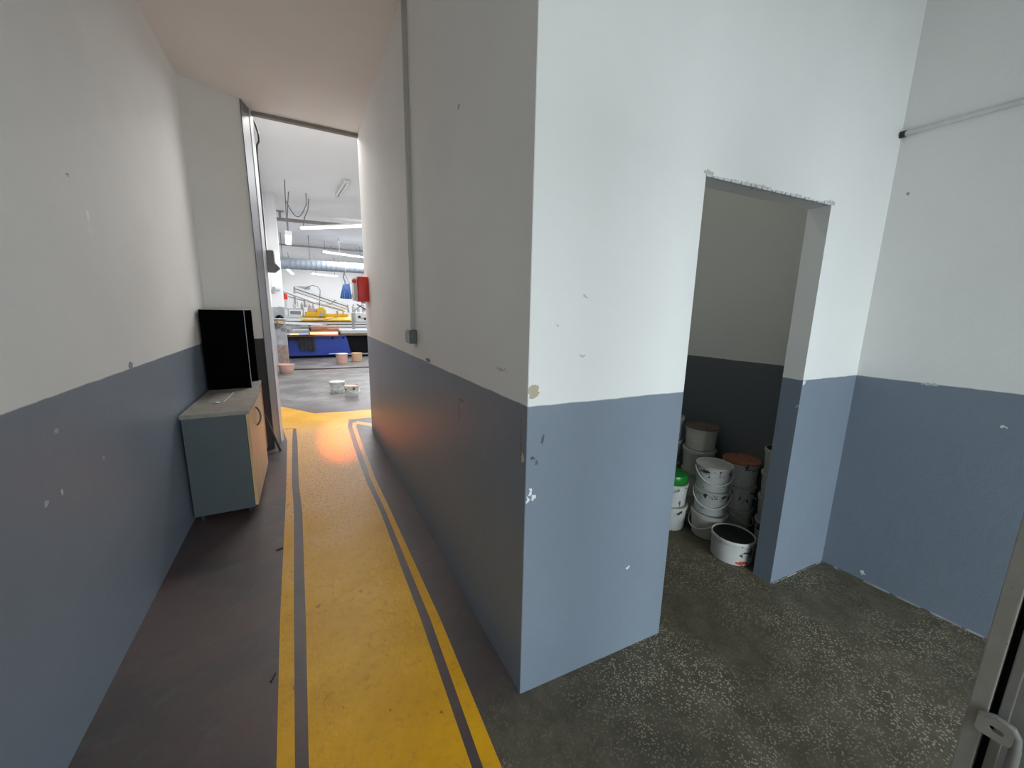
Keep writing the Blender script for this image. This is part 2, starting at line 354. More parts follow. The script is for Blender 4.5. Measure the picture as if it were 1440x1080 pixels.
# ------------------------------------------------------------------ mesh helpers (world coordinates)
class MB:
    def __init__(s): s.bm = bmesh.new()
    def poly(s, vs, fs):
        b = [s.bm.verts.new(v) for v in vs]
        for f in fs: s.bm.faces.new([b[i] for i in f])
        return s
    def box(s, x0, x1, y0, y1, z0, z1, bev=0.0):
        t = bmesh.new()
        bmesh.ops.create_cube(t, size=1)
        bmesh.ops.scale(t, vec=(x1 - x0, y1 - y0, z1 - z0), verts=t.verts)
        bmesh.ops.translate(t, vec=((x0 + x1) / 2, (y0 + y1) / 2, (z0 + z1) / 2), verts=t.verts)
        if bev: bmesh.ops.bevel(t, geom=t.edges[:] , offset=bev, segments=2, affect='EDGES', profile=0.6)
        s._add(t); return s
    def _add(s, t):
        me = bpy.data.meshes.new('t'); t.to_mesh(me); t.free(); s.bm.from_mesh(me); bpy.data.meshes.remove(me)
    def prism(s, pts, z0, z1):
        """vertical prism from plan points"""
        n = len(pts)
        vs = [(x, y, z0) for x, y in pts] + [(x, y, z1) for x, y in pts]
        fs = [list(range(n))[::-1], list(range(n, 2 * n))] + [[i, (i + 1) % n, n + (i + 1) % n, n + i] for i in range(n)]
        return s.poly(vs, fs)
    def prism_y(s, pts, y0, y1):
        """prism along Y from (x, z) points"""
        n = len(pts)
        vs = [(x, y0, z) for x, z in pts] + [(x, y1, z) for x, z in pts]
        fs = [list(range(n)), list(range(n, 2 * n))[::-1]] + [[(i + 1) % n, i, n + i, n + (i + 1) % n] for i in range(n)]
        return s.poly(vs, fs)
    def prism_x(s, pts, x0, x1):
        n = len(pts)
        vs = [(x0, y, z) for y, z in pts] + [(x1, y, z) for y, z in pts]
        fs = [list(range(n)), list(range(n, 2 * n))[::-1]] + [[(i + 1) % n, i, n + i, n + (i + 1) % n] for i in range(n)]
        return s.poly(vs, fs)
    def beam(s, a, b, wd, ht, bev=0.0):
        """rectangular bar from a to b"""
        a, b = Vector(a), Vector(b); d = b - a; L = d.length; d.normalize()
        up = Vector((0, 0, 1)) if abs(d.z) < 0.95 else Vector((0, 1, 0))
        sx = d.cross(up).normalized(); uz = sx.cross(d)
        t = bmesh.new(); bmesh.ops.create_cube(t, size=1)
        bmesh.ops.scale(t, vec=(wd, L, ht), verts=t.verts)
        if bev: bmesh.ops.bevel(t, geom=t.edges[:], offset=bev, segments=2, affect='EDGES')
        R = Matrix((sx, d, uz)).transposed().to_4x4(); R.translation = (a + b) / 2
        bmesh.ops.transform(t, matrix=R, verts=t.verts); s._add(t); return s
    def tube(s, pts, r, seg=10, caps=True):
        pts = [Vector(p) for p in pts]; rings = []
        prev = None
        for i, p in enumerate(pts):
            d = (pts[min(i + 1, len(pts) - 1)] - pts[max(i - 1, 0)]).normalized()
            if prev is None:
                up = Vector((0, 0, 1)) if abs(d.z) < 0.9 else Vector((1, 0, 0))
                u = d.cross(up).normalized()
            else: u = (prev - d * prev.dot(d)).normalized()
            prev = u; v = d.cross(u)
            rr = r[i] if isinstance(r, (list, tuple)) else r
            rings.append([s.bm.verts.new(p + (u * math.cos(2 * PI * k / seg) + v * math.sin(2 * PI * k / seg)) * rr) for k in range(seg)])
        for A, B in zip(rings, rings[1:]):
            for k in range(seg): s.bm.faces.new([A[k], A[(k + 1) % seg], B[(k + 1) % seg], B[k]])
        if caps: s.bm.faces.new(rings[0][::-1]); s.bm.faces.new(rings[-1])
        return s
    def lathe(s, prof, c=(0, 0, 0), seg=40, axis='z'):
        """closed revolution of (r, z) points"""
        rings = []
        for r, z in prof:
            if r < 1e-6:
                q = [(0, 0, z)]
            else: q = [(r * math.cos(2 * PI * k / seg), r * math.sin(2 * PI * k / seg), z) for k in range(seg)]
            if axis == 'y': q = [(x, zz, yy) for x, yy, zz in q]
            if axis == 'x': q = [(zz, x, yy) for x, yy, zz in q]
            rings.append([s.bm.verts.new(Vector(v) + Vector(c)) for v in q])
        for A, B in zip(rings, rings[1:]):
            for k in range(seg):
                k2 = (k + 1) % seg
                if len(A) == 1 and len(B) == 1: continue
                if len(A) == 1: s.bm.faces.new([A[0], B[k2], B[k]])
                elif len(B) == 1: s.bm.faces.new([A[k], A[k2], B[0]])
                else: s.bm.faces.new([A[k], A[k2], B[k2], B[k]])
        return s
    def build(s, name, mat, parent=None, smooth=False, origin=None):
        bmesh.ops.recalc_face_normals(s.bm, faces=s.bm.faces)
        off = Vector(origin) if origin is not None else (Vector(parent['_o']) if parent is not None else Vector((0, 0, 0)))
        bmesh.ops.translate(s.bm, vec=-off, verts=s.bm.verts)
        me = bpy.data.meshes.new(name); s.bm.to_mesh(me); s.bm.free()
        if mat is not None: me.materials.append(mat)
        if smooth:
            for p in me.polygons: p.use_smooth = True
            me.set_sharp_from_angle(angle=math.radians(40))
        o = bpy.data.objects.new(name, me); COL.objects.link(o)
        if parent is not None: o.parent = parent
        else: o.location = off
        o['_o'] = tuple(off)
        return o

def thing(name, label, cat, loc, group=None):
    o = bpy.data.objects.new(name, None); COL.objects.link(o)
    o.location = loc; o.empty_display_size = 0.05; o['_o'] = tuple(loc)
    return tag(o, label, cat, group)
def tag(o, label, cat, group=None):
    o['label'] = label; o['category'] = cat
    if group: o['group'] = group
    return o
def struct(o): o['kind'] = 'structure'; return o

# ------------------------------------------------------------------ room shell
fl = struct(MB().box(-1.1, 8.2, -2.6, 24.2, -0.12, 0.0).build('floor', K['floor']))
# painted walkway, 1 mm of paint lying on the floor
def strip(L, R, z=0.0012):
    """strip between two (x, y) edge lines"""
    mb = MB(); n = len(L)
    vs = [(x, y, z) for x, y in L] + [(x, y, z) for x, y in R]
    vs += [(x, y, -0.001) for x, y in L] + [(x, y, -0.001) for x, y in R]
    fs = []
    for i in range(n - 1):
        fs.append([i, n + i, n + i + 1, i + 1])
        fs.append([2 * n + i, i, i + 1, 2 * n + i + 1])
        fs.append([n + i, 3 * n + i, 3 * n + i + 1, n + i + 1])
    fs.append([0, 2 * n, 3 * n, n]); fs.append([n - 1, 2 * n - 1, 4 * n - 1, 3 * n - 1])
    return mb.poly(vs, fs)
strip([(-0.06, -2.4), (-0.095, 1.2), (-0.102, 1.9), (-0.122, 3.05), (-0.150, 3.6), (-0.178, 4.83), (-0.20, 5.36), (-0.35, 5.42), (-0.44, 6.72), (0.02, 6.06)],
      [(0.24, -2.4), (0.385, 0.95), (0.398, 1.65), (0.396, 2.8), (0.375, 3.4), (0.372, 4.3), (0.385, 5.18), (0.40, 5.30), (0.43, 5.50), (0.42, 5.99)]).build('walkway_paint', K['paint'], fl)
strip([(-0.13, -2.4), (-0.19, 1.25), (-0.213, 1.96), (-0.234, 3.1), (-0.245, 3.64), (-0.28, 4.88), (-0.345, 5.40)],
      [(-0.09, -2.4), (-0.136, 1.22), (-0.153, 1.93), (-0.176, 3.07), (-0.203, 3.62), (-0.230, 4.86), (-0.234, 5.362)], 0.0010).build('stripe', K['paint'], fl)
strip([(0.27, -2.4), (0.418, 0.935), (0.440, 1.62), (0.432, 2.78), (0.415, 3.4), (0.425, 4.3), (0.438, 5.17), (0.46, 5.34)],
      [(0.32, -2.4), (0.474, 0.905), (0.484, 1.60), (0.468, 2.77), (0.455, 3.4), (0.465, 4.3), (0.480, 5.14), (0.52, 5.34)], 0.0010).build('stripe', K['paint'], fl)
strip([(0.425, 5.52), (0.425, 5.99)], [(1.4, 5.47), (1.4, 5.92)], 0.0010).build('stripe', K['paint'], fl)
strip([(0.525, 5.40), (0.47, 5.30)], [(0.80, 5.06), (0.72, 4.99)], 0.0008).build('stripe', K['paint'], fl)

struct(MB().prism([(-0.80, 4.47), (-0.98, 4.47), (-0.98, -2.6), (-0.785, -2.6)], 0, 4.1).build('wall_left', K['left']))
# end wall left of the passage
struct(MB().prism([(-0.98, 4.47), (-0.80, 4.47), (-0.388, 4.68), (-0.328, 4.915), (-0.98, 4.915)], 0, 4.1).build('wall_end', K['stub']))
# coated edge of the passage: broad grey face and a light arris
struct(MB().prism([(-0.391, 4.672), (-0.384, 4.668), (-0.338, 4.845), (-0.348, 4.85)], 0, 3.37).build('trim_1', K['frame_grey']))
struct(MB().prism([(-0.345, 4.845), (-0.334, 4.842), (-0.314, 4.93), (-0.328, 4.935)], 0, 3.37).build('trim_2', K['light_trim']))
struct(MB().box(-0.314, 0.65, 4.88, 4.93, 3.338, 3.37).build('trim_3', K['lintel']))
struct(MB().prism([(0.65, 1.10), (0.65, 4.96), (0.77, 4.96), (0.77, 1.093)], 0, 4.1).build('wall_corridor', K['corridor']))
# wall with the doorway to the store; its face runs from (0.65,1.10) to (2.745,0.98)
def fy(x): return 1.10 - (x - 0.65) * 0.0571
mb = MB()
mb.prism([(0.6515, fy(0.6515)-0.0015), (1.387, fy(1.387)), (1.392, fy(1.387) + 0.10), (0.77, 1.195), (0.6515, 1.12)], 0, 4.1)
mb.prism([(2.232, fy(2.232)), (2.90, fy(2.90)), (2.90, fy(2.90) + 0.10), (2.237, fy(2.232) + 0.10)], 0, 4.1)
mb.prism([(1.387, fy(1.387)), (2.232, fy(2.232)), (2.237, fy(2.232) + 0.10), (1.392, fy(1.387) + 0.10)], 2.022, 4.1)
pil = struct(mb.build('wall_doorway', K['pillar']))
# ragged plaster lip along the doorway head
lip = MB(); random.seed(3)
for k in range(26):
    x = 1.39 + k * 0.0325 + random.uniform(-.008, .008); wdt = random.uniform(0.012, 0.035); hh_ = random.uniform(0.003, 0.010)
    lip.box(x, x + wdt, fy(x) - 0.004, fy(x) + 0.01, 2.018, 2.022 + hh_, 0.0015)
struct(lip.build('plaster_edge', K['light_trim'], pil))
struct(MB().prism([(2.741, 0.985), (2.91, -2.6), (3.10, -2.6), (2.92, 0.985)], 0, 4.1).build('wall_right', K['right']))
struct(MB().prism([(2.778, 1.07), (2.695, 2.45), (2.90, 2.45), (2.90, 1.07)], 0, 3.37).build('wall_store_right', K['store']))
struct(MB().box(0.77, 2.90, 2.45, 2.55, 0, 3.37).build('wall_store_back', K['store']))
struct(MB().box(-0.98, 3.1, -2.6, 4.93, 3.37, 3.50).build('ceiling', K['ceiling']))
# wall behind the camera with the wide entrance
mb = MB(); mb.box(-0.98, -0.2, -2.60, -2.45, 0, 3.37); mb.box(2.75, 3.1, -2.60, -2.45, 0, 3.37); mb.box(-0.2, 2.75, -2.60, -2.45, 2.15, 3.37)
struct(mb.build('wall_back', K['left']))
# hall
struct(MB().box(0.77, 8.2, 4.86, 4.96, 0, 4.1).build('wall_hall_front', K['hallwhite']))
struct(MB().box(-0.98, 0.77, 4.93, 5.02, 3.39, 4.1).build('wall_hall_head', K['hallwhite']))
struct(MB().box(-0.98, -0.64, 4.93, 10.8, 0, 4.1).build('wall_hall_left', K['hallwall']))
def dirty_mat():
    m, nt, b = newmat('dirty_column_paint'); h = N(nt)
    p = h.pos(); sp = h.n('ShaderNodeSeparateXYZ'); h.link(p, sp.inputs[0])
    z = h.math('ADD', sp.outputs[2], h.math('MULTIPLY', h.math('SUBTRACT', h.noise(p, 12, 4), 0.5), 0.08))
    br = h.mix(h.step(h.noise(p, 14, 5), 0.35, 0.7), (0.27, 0.19, 0.16), (0.42, 0.31, 0.27))
    gr = h.mix(h.step(h.noise(p, 7, 5), 0.35, 0.7), (0.33, 0.35, 0.37), (0.46, 0.48, 0.50))
    c = h.mix(h.step(z, 0.56, 0.64), br, gr); c = h.mix(h.step(z, 1.48, 1.50), c, (0.87, 0.88, 0.90))
    h.link(c, b.inputs['Base Color']); b.inputs['Roughness'].default_value = 0.55
    return m
struct(MB().box(-0.98, -0.43, 10.8, 11.2, 0, 4.0).build('wall_hall_column', dirty_mat()))
struct(MB().box(-1.3, -1.1, 11.2, 24.2, 0, 4.1).build('wall_hall_far', K['hallwall']))
struct(MB().box(-1.3, 8.2, 24.0, 24.2, 0, 4.1).build('wall_hall_back', K['hallwhite']))
struct(MB().box(8.0, 8.2, 4.9, 24.2, 0, 4.1).build('wall_hall_right', K['hallwhite']))
struct(MB().box(-1.3, 8.2, 4.93, 24.2, 4.0, 4.12).build('ceiling_hall', K['hallwhite']))
MB().box(-1.3, -1.05, 11.2, 24.2, -0.12, 0.0).build('slab_edge', K['floor'], fl)

# pale bead of filler where the lobby walls meet the floor
K['filler'] = plain('pale_filler', (0.45, 0.46, 0.45), 0.7, var=0.5, scale=12, spots=(1.0, 9, (0.10, 0.10, 0.09), 0.50))
struct(MB().beam((2.236, fy(2.236) - 0.002, 0.003), (2.738, fy(2.738) - 0.002, 0.003), 0.007, 0.007).build('baseboard_doorway', K['filler']))
struct(MB().beam((2.738, 0.975, 0.003), (2.775, 0.19, 0.003), 0.007, 0.007).build('baseboard_right', K['filler']))
# ------------------------------------------------------------------ lobby wall fittings
t = tag(MB().tube([(2.724 + (0.985 - y) * 0.0471, y, 2.412) for y in (0.968, 0.6, 0.2, -0.4, -1.2, -2.2)], 0.012, 12).build('wall_pipe', K['pipe_paint'], smooth=True, origin=(2.75, 0, 2.412)),
        'thin painted pipe running along the right hand wall above head height', 'pipe')
MB().lathe([(0, -0.010), (0.016, -0.010), (0.016, 0.010), (0, 0.010)], (2.726, 0.970, 2.412), 14, 'y').build('pipe_end', K['dark'], t)

t = thing('cable_trunking', 'slim vertical cable trunking on the corridor wall, dropping to a grey switch box', 'trunking', (0.65, 2.62, 1.37))
MB().box(0.625, 0.65, 2.605, 2.64, 1.365, 3.37, 0.003).build('trunking_cover', K['trunk'], t)
t = thing('switch_box', 'small dark grey switch box at the foot of the wall trunking', 'switch', (0.65, 2.62, 1.33))
MB().box(0.600, 0.65, 2.565, 2.665, 1.275, 1.365, 0.006).build('box_body', K['switch'], t)
MB().box(0.592, 0.600, 2.572, 2.658, 1.282, 1.358, 0.003).build('box_cover', K['trunk'], t)
t = thing('wall_box', 'red box with a pale cover mounted at the far end of the corridor wall', 'wall box', (0.65, 4.75, 1.57))
MB().box(0.535, 0.65, 4.64, 4.86, 1.575, 1.845, 0.012).build('box_body', K['red'], t, True)
mb = MB().box(0.495, 0.534, 4.65, 4.85, 1.585, 1.825, 0.008)
MB_ = mb.build('cover', K['offwhite'], t, True); MB_['label'] = 'white front cover'
MB().lathe([(0, -0.02), (0.022, -0.02), (0.022, 0.0), (0, 0.0)], (0.50, 4.645, 1.79), 16, 'y').build('cover_screw', K['red'], t)
for yy in (4.68, 4.75, 4.82): MB().lathe([(0, 0), (0.016, 0), (0.018, 0.02), (0, 0.02)], (0.60, yy, 1.556), 14).build('cable_gland', K['offwhite'], t)

# ------------------------------------------------------------------ open metal door at the right edge
d = struct(bpy.data.objects.new('door_1', None)); COL.objects.link(d); d.location = (1.3, 0.14, 0.03); d['_o'] = (1.3, 0.14, 0.03)
mb = MB().box(1.290, 1.335, 0.119, 0.147, 0.03, 2.10, 0.002)
mb.build('door_frame', K['doorwhite'], d)
MB().box(1.322, 1.34, 0.107, 0.119, 0.03, 2.10).build('door_groove', K['machine_black'], d)
MB().box(1.300, 1.34, 0.091, 0.107, 0.03, 2.10, 0.002).build('door_inner_edge', K['doorgrey'], d)
MB().box(1.308, 1.34, -0.75, 0.091, 0.03, 2.10).build('door_sheet', K['doorgrey'], d)
# hasp: slotted tab folded over at the top with a leg running down
mb = MB()
def rr(cy, cz, hw, hh, r, n=6):
    out = []
    for (sx, sz, a0) in ((1, 1, 0), (-1, 1, 90), (-1, -1, 180), (1, -1, 270)):
        for k in range(n + 1):
            a = math.radians(a0 + 90 * k / n)
            out.append((cy + sx * (hw - r) + r * math.cos(a), cz + sz * (hh - r) + r * math.sin(a)))
    return out
outer = rr(0.103, 0.618, 0.026, 0.024, 0.010); inner = rr(0.100, 0.618, 0.011, 0.006, 0.0055)
n = len(outer)
for x in (1.272, 1.278):
    pass
vs = [(1.270, *p) for p in outer] + [(1.270, *p) for p in inner] + [(1.277, *p) for p in outer] + [(1.277, *p) for p in inner]
fs = []
for i in range(n):
    j = (i + 1) % n
    fs += [[i, j, n + j, n + i], [2 * n + i, 3 * n + i, 3 * n + j, 2 * n + j], [i, 2 * n + i, 2 * n + j, j], [n + i, n + j, 3 * n + j, 3 * n + i]]
mb.poly(vs, fs)
hp = mb.build('door_hasp', K['doorwhite'], d)
mb = MB()
mb.tube([(1.274, 0.127, 0.636), (1.276, 0.105, 0.645), (1.278, 0.082, 0.640), (1.280, 0.074, 0.622), (1.284, 0.072, 0.59), (1.290, 0.071, 0.52), (1.293, 0.070, 0.42)], [0.006, 0.0065, 0.007, 0.008, 0.009, 0.010, 0.010], 10)
mb.box(1.276, 1.291, 0.118, 0.128, 0.600, 0.636, 0.002)
mb.build('door_bolt', K['doorgrey'], d, True)

# ------------------------------------------------------------------ cabinets and what stands on them
t = thing('storage_cabinet', 'grey cabinet with beech doors and a dusty top against the left wall', 'cabinet', (-0.60, 3.60, 0))
MB().box(-0.775, -0.422, 3.180, 4.055, 0.05, 0.755, 0.002).build('carcass', K['cab_grey'], t)
MB().box(-0.780, -0.398, 3.172, 4.062, 0.755, 0.782, 0.002).build('cabinet_top', K['cab_top'], t)
for i, (a, c) in enumerate(((3.184, 3.617), (3.621, 4.052))):
    dr = MB().box(-0.420, -0.401, a, c, 0.062, 0.752, 0.0015).build('door', K['beech'], t)
    if i == 0:
        dr['label'] = 'beech door with black bow handle'
        pts = [(-0.401 + 0.030 * math.sin(PI * k / 12) ** 0.6 if 0 < k < 12 else -0.401, 3.575 - 0.03 * k / 12, 0.712 - 0.142 * k / 12) for k in range(13)]
        MB().tube(pts, 0.0065, 8).build('handle', K['dark'], dr, True)
for (x, y) in ((-0.74, 3.23), (-0.46, 3.23), (-0.74, 4.0), (-0.46, 4.0)):
    MB().lathe([(0, 0), (0.016, 0), (0.018, 0.05), (0, 0.05)], (x, y, 0), 16).build('foot', K['dark'], t)

t = thing('low_cabinet', 'brown sided cabinet behind the grey cabinet, under the black box', 'cabinet', (-0.60, 4.26, 0))
MB().box(-0.775, -0.445, 4.075, 4.475, 0.09, 0.757, 0.002).build('carcass', K['brown'], t)
MB().box(-0.780, -0.430, 4.070, 4.480, 0.757, 0.782, 0.002).build('cabinet_top', K['cab_top'], t)
MB().box(-0.445, -0.432, 4.078, 4.472, 0.095, 0.752, 0.0015).build('door', K['brown'], t)
MB().box(-0.775, -0.48, 4.09, 4.46, 0.0, 0.09).build('plinth', K['dark'], t)

t = thing('storage_box', 'tall black open-sided box standing upright on the brown cabinet in the corner', 'box', (-0.625, 4.27, 0.782))
MB().box(-0.780, -0.468, 4.082, 4.100, 0.783, 1.455).build('front_panel', K['black'], t)
MB().prism([(-0.780, 4.445), (-0.452, 4.445), (-0.450, 4.463), (-0.780, 4.463)], 0.783, 1.455).build('back_panel', K['black'], t)
MB().box(-0.780, -0.765, 4.100, 4.445, 0.783, 1.455).build('side_panel', K['black'], t)
MB().prism([(-0.780, 4.082), (-0.468, 4.082), (-0.452, 4.463), (-0.780, 4.463)], 1.455, 1.466).build('top_panel', K['black'], t)
e = MB().prism([(-0.780, 4.082), (-0.468, 4.082), (-0.452, 4.463), (-0.780, 4.463)], 1.466, 1.470).build('top_dust', K['black_top'], t)
e['label'] = 'pale dusty top face'
MB().box(-0.4685, -0.4645, 4.080, 4.086, 0.783, 1.462).build('edge_strip', K['grey'], t)

o = MB().prism([(-0.690, 3.55), (-0.595, 3.50), (-0.575, 3.86), (-0.70, 3.90)], 0.7825, 0.7865).build('plastic_sheet', K['clear'], origin=(-0.64, 3.7, 0.7825))
tag(o, 'clear plastic sleeve lying on the dusty top of the grey cabinet', 'plastic sleeve')
MB().beam((-0.585, 3.51, 0.789), (-0.572, 3.86, 0.789), 0.006, 0.004, 0.001).build('seam', K['wire'], o)
MB().lathe([(0, 0), (0.014, 0), (0.012, 0.006), (0, 0.008)], (-0.625, 3.50, 0.7865), 14).build('stud', K['offwhite'], o)

o = tag(MB().beam((-0.331, 4.56, 0.005), (-0.444, 4.56, 0.41), 0.022, 0.03, 0.002).build('metal_bar', K['dark'], origin=(-0.33, 4.56, 0)),
        'black bar leaning against the brown cabinet beside the passage', 'bar')
# the passage cable and the grey box on the hall side
t = thing('junction_box', 'grey box hung on the hall side of the passage edge, fed by a black cable', 'box', (-0.32, 5.0, 1.86))
MB().box(-0.45, -0.245, 4.936, 5.10, 1.865, 2.085, 0.012).build('box_body', K['boxgrey'], t, True)
MB().beam((-0.268, 4.99, 1.94), (-0.222, 4.99, 1.885), 0.07, 0.065, 0.006).build('spout', K['boxgrey'], t)
o = tag(MB().tube([(-0.322, 4.95, 3.33), (-0.300, 4.955, 3.27), (-0.284, 4.955, 3.19), (-0.285, 4.955, 3.13), (-0.305, 4.955, 3.09), (-0.312, 4.955, 3.0), (-0.312, 4.955, 2.6), (-0.313, 4.955, 2.3), (-0.316, 4.955, 2.08)], 0.009, 8).build('power_cable', K['cable'], smooth=True, origin=(-0.31, 4.955, 2.08)),
        'black cable looping down the passage edge to the grey box', 'cable')

# ------------------------------------------------------------------ buckets in the store
def bucket_proto(mat, R=0.115, H=0.176, taper=0.88, lid=None, contents=None, bail=True, bail_up=False):
    """returns a list of (name, mesh, material) at the origin"""
    r0 = R * taper; rw = R * 0.955; parts = []
    mb = MB()
    prof = [(0, 0), (r0 - 0.004, 0), (r0, 0.004), (rw, H * 0.80), (rw, H * 0.82), (R * 0.985, H * 0.83), (R, H * 0.85), (R, H * 0.95), (R * 0.985, H * 0.985)]
    if lid is None:
        prof += [(R * 0.975, H), (R * 0.94, H), (R * 0.93, H * 0.97), (r0 * 0.96, 0.01), (0, 0.008)]
    else:
        prof += [(R * 0.96, H * 0.92), (0, H * 0.90)]
    parts.append(('bucket_body', mb.lathe(prof, seg=44), mat))
    if lid is not None:
        mb = MB().lathe([(R * 1.012, H * 0.93), (R * 1.02, H * 0.95), (R * 1.015, H * 0.995), (R * 0.985, H), (R * 0.93, H), (R * 0.91, H * 0.975), (R * 0.5, H * 0.972), (R * 0.22, H * 0.985), (0, H * 0.99)], seg=44)
        parts.append(('lid', mb, lid))
    if contents is not None:
        parts.append(('ink', MB().lathe([(0, H * 0.93), (R * 0.90, H * 0.93), (R * 0.925, H * 0.945)], seg=40), contents))
    if bail:
        pts = []
        for k in range(21):
            a = PI * k / 20
            x = R * 1.03 * math.cos(a); s_ = math.sin(a)
            pts.append((x, -R * 1.05 * s_ ** 0.8 if s_ > 1e-6 else 0, H * 0.86 - H * 0.50 * s_))
        parts.append(('handle', MB().tube(pts, 0.0042, 6), K['wire']))
    return parts

def make_bucket(loc, rot, label, mat, **kw):
    t = thing('paint_bucket', label, 'bucket', loc, 'ink buckets in the store room')
    for (nm, mb, mt) in bucket_proto(mat, **kw):
        mb.build(nm, mt, t, True, origin=(0, 0, 0))
    t.rotation_euler = (0, 0, rot)
    return t
AIM = -0.55   # turns a handle towards the doorway
# single bucket in front
H = 0.150
make_bucket((2.289, 1.281, 0), 0.1, 'low white bucket full of black ink, alone at the front beside the doorway', K['bucket_front'], R=0.125, H=0.152, taper=0.92, contents=K['ink_black'], bail=False)
# centre stack of three
B = (2.380, 1.512); H = 0.172
make_bucket((*B, 0), -1.9, 'cream bucket on the floor, lowest of the centre stack', K['bucket_clean'], R=0.1155, H=H, lid=K['lid'])
make_bucket((B[0] + .004, B[1] + .002, H), -1.02, 'ink smeared bucket with its white handle hanging, middle of the centre stack', K['bucket'], R=0.112, H=H, lid=K['lid'])
make_bucket((B[0] - .002, B[1] + .003, 2 * H), -0.75, 'white lidded bucket topping the centre stack', K['bucket'], R=0.114, H=H, lid=K['lid'])
# stack with the orange lid
C = (2.632, 1.486)
make_bucket((*C, 0), 0.3, 'lowest bucket under the orange stained lid stack, mostly hidden', K['bucket_clean'], R=0.112, H=H, lid=K['lid'])
make_bucket((*C, H), 0.9, 'middle bucket under the orange lidded one, beside the centre stack', K['bucket'], R=0.112, H=H, lid=K['lid'])
make_bucket((*C, 2 * H), -0.8, 'grimy bucket with an orange stained lid right of the centre stack', K['bucket'], R=0.116, H=H, lid=K['lid_rust'], bail=False)
# tall stack at the back
D = (2.570, 1.770); Hd = 0.1715
make_bucket((*D, 0), 0, 'lowest bucket of the tall back stack, behind the centre stack', K['bucket_clean'], R=0.112, H=Hd, lid=K['lid'], bail=False)
make_bucket((*D, Hd), 1, 'second bucket up in the tall back stack', K['bucket_clean'], R=0.112, H=Hd, lid=K['lid'], bail=False)
make_bucket((D[0] - .003, D[1], 2 * Hd), 2, 'third bucket up in the tall back stack, with a pale rim', K['bucket_clean'], R=0.1165, H=Hd, lid=K['lid'], bail=False)
make_bucket((D[0] + .004, D[1] + .002, 3 * Hd), 0.5, 'cream bucket with a brown stained lid, topping the tall back stack', K['bucket_clean'], R=0.114, H=Hd, lid=K['lid_brown'], bail=False)
# stack half hidden behind the doorway's left edge, at the very back
E_ = (2.485, 1.995)
for k in range(4):
    make_bucket((*E_, k * 0.18), k, ['lowest bucket of the rearmost stack', 'second bucket of the rearmost stack', 'third bucket of the rearmost stack, behind the tall back stack',
                'topmost bucket of the rearmost stack, with an open pale rim'][k], K['bucket_clean'], R=0.108, H=0.18, lid=None if k == 3 else K['lid'], bail=False)
# green bucket stack at the doorway's left edge
F = (2.233, 1.721)
make_bucket((*F, 0), 2.2, 'white bucket on the floor, two below the bright green tub', K['bucket'], R=0.117, H=0.176, lid=K['lid'], bail=False)
make_bucket((F[0] - .004, F[1] - .002, 0.176), 1.2, 'white bucket carrying the bright green tub at the left edge of the doorway', K['bucket'], R=0.110, H=0.165, lid=K['lid'], bail=False)
gb = tag(MB().lathe([(0, 0), (0.098, 0), (0.104, 0.012), (0.104, 0.05), (0.098, 0.062), (0.06, 0.068), (0, 0.07)], (F[0] - .004, F[1] - .002, 0.3415), 40).build('ink_tub', K['lid_green'], smooth=True, origin=(F[0] - .004, F[1] - .002, 0.3415)),
         'bright green tub sitting on a white bucket at the left edge of the doorway', 'tub')
# stack half hidden behind the doorway's right edge
G = (2.648, 1.232)
for k in range(4):
    make_bucket((*G, k * 0.166), 1.7 * k, ['lowest bucket of the stack hidden behind the right side of the doorway', 'second bucket up in the stack behind the right side of the doorway',
                'third bucket up in the stack behind the right side of the doorway', 'cream bucket topping the stack behind the right side of the doorway'][k],
                K['bucket'] if k < 3 else K['bucket_clean'], R=0.110, H=0.166, lid=K['lid'] if k < 3 else None, contents=K['ink_black'] if k == 3 else None, bail=False)

# ------------------------------------------------------------------ buckets on the hall floor
def hall_bucket(loc, label, mat, R, H, lid=None, contents=None, cat='bucket', name='paint_bucket', bail=True, taper=0.88, rot=0.0):
    t = thing(name, label, cat, loc, 'tubs on the hall floor')
    for (nm, mb, mt) in bucket_proto(mat, R=R, H=H, taper=taper, lid=lid, contents=contents, bail=bail):
        mb.build(nm, mt, t, True, origin=(0, 0, 0))
    t.rotation_euler = (0, 0, rot)
hall_bucket((0.425, 7.46, 0), 'white bucket with a flat white lid on the hall floor', K['bucket'], 0.132, 0.205, lid=K['lid'])
hall_bucket((0.625, 7.08, 0), 'open white bucket with brownish contents beside the white lidded one', K['bucket'], 0.120, 0.19, contents=K['peach'], rot=0.6)
hall_bucket((-0.46, 10.15, 0), 'pink tub on the hall floor by the dirty column', K['pink'], 0.165, 0.215, bail=False, taper=0.82, contents=K['pink'])
t_ = hall_bucket((0.82, 11.55, 0), 'pink tub with a stick across it, in front of the machine', K['pink'], 0.155, 0.27, bail=False, lid=K['offwhite'])
hall_bucket((1.24, 11.85, 0), 'peach coloured tub in front of the machine, at the right', K['peach'], 0.15, 0.24, bail=False, contents=K['peach'])
o = tag(MB().beam((0.50, 11.42, 0.275), (0.86, 11.50, 0.283), 0.03, 0.012, 0.003).build('stirring_stick', K['offwhite'], origin=(0.68, 11.46, 0.272)), 'pale flat stick lying across a pink tub before the machine', 'stick')
o = tag(MB().tube([(-0.63 + 0.3 * k, 10.62 + 0.03 * math.sin(k * 1.3) - 0.03 * k, 0.014) for k in range(22)], 0.014, 8).build('floor_hose', K['hose'], smooth=True, origin=(0.5, 10.5, 0)),
        'brown hose lying straight across the hall floor', 'hose')

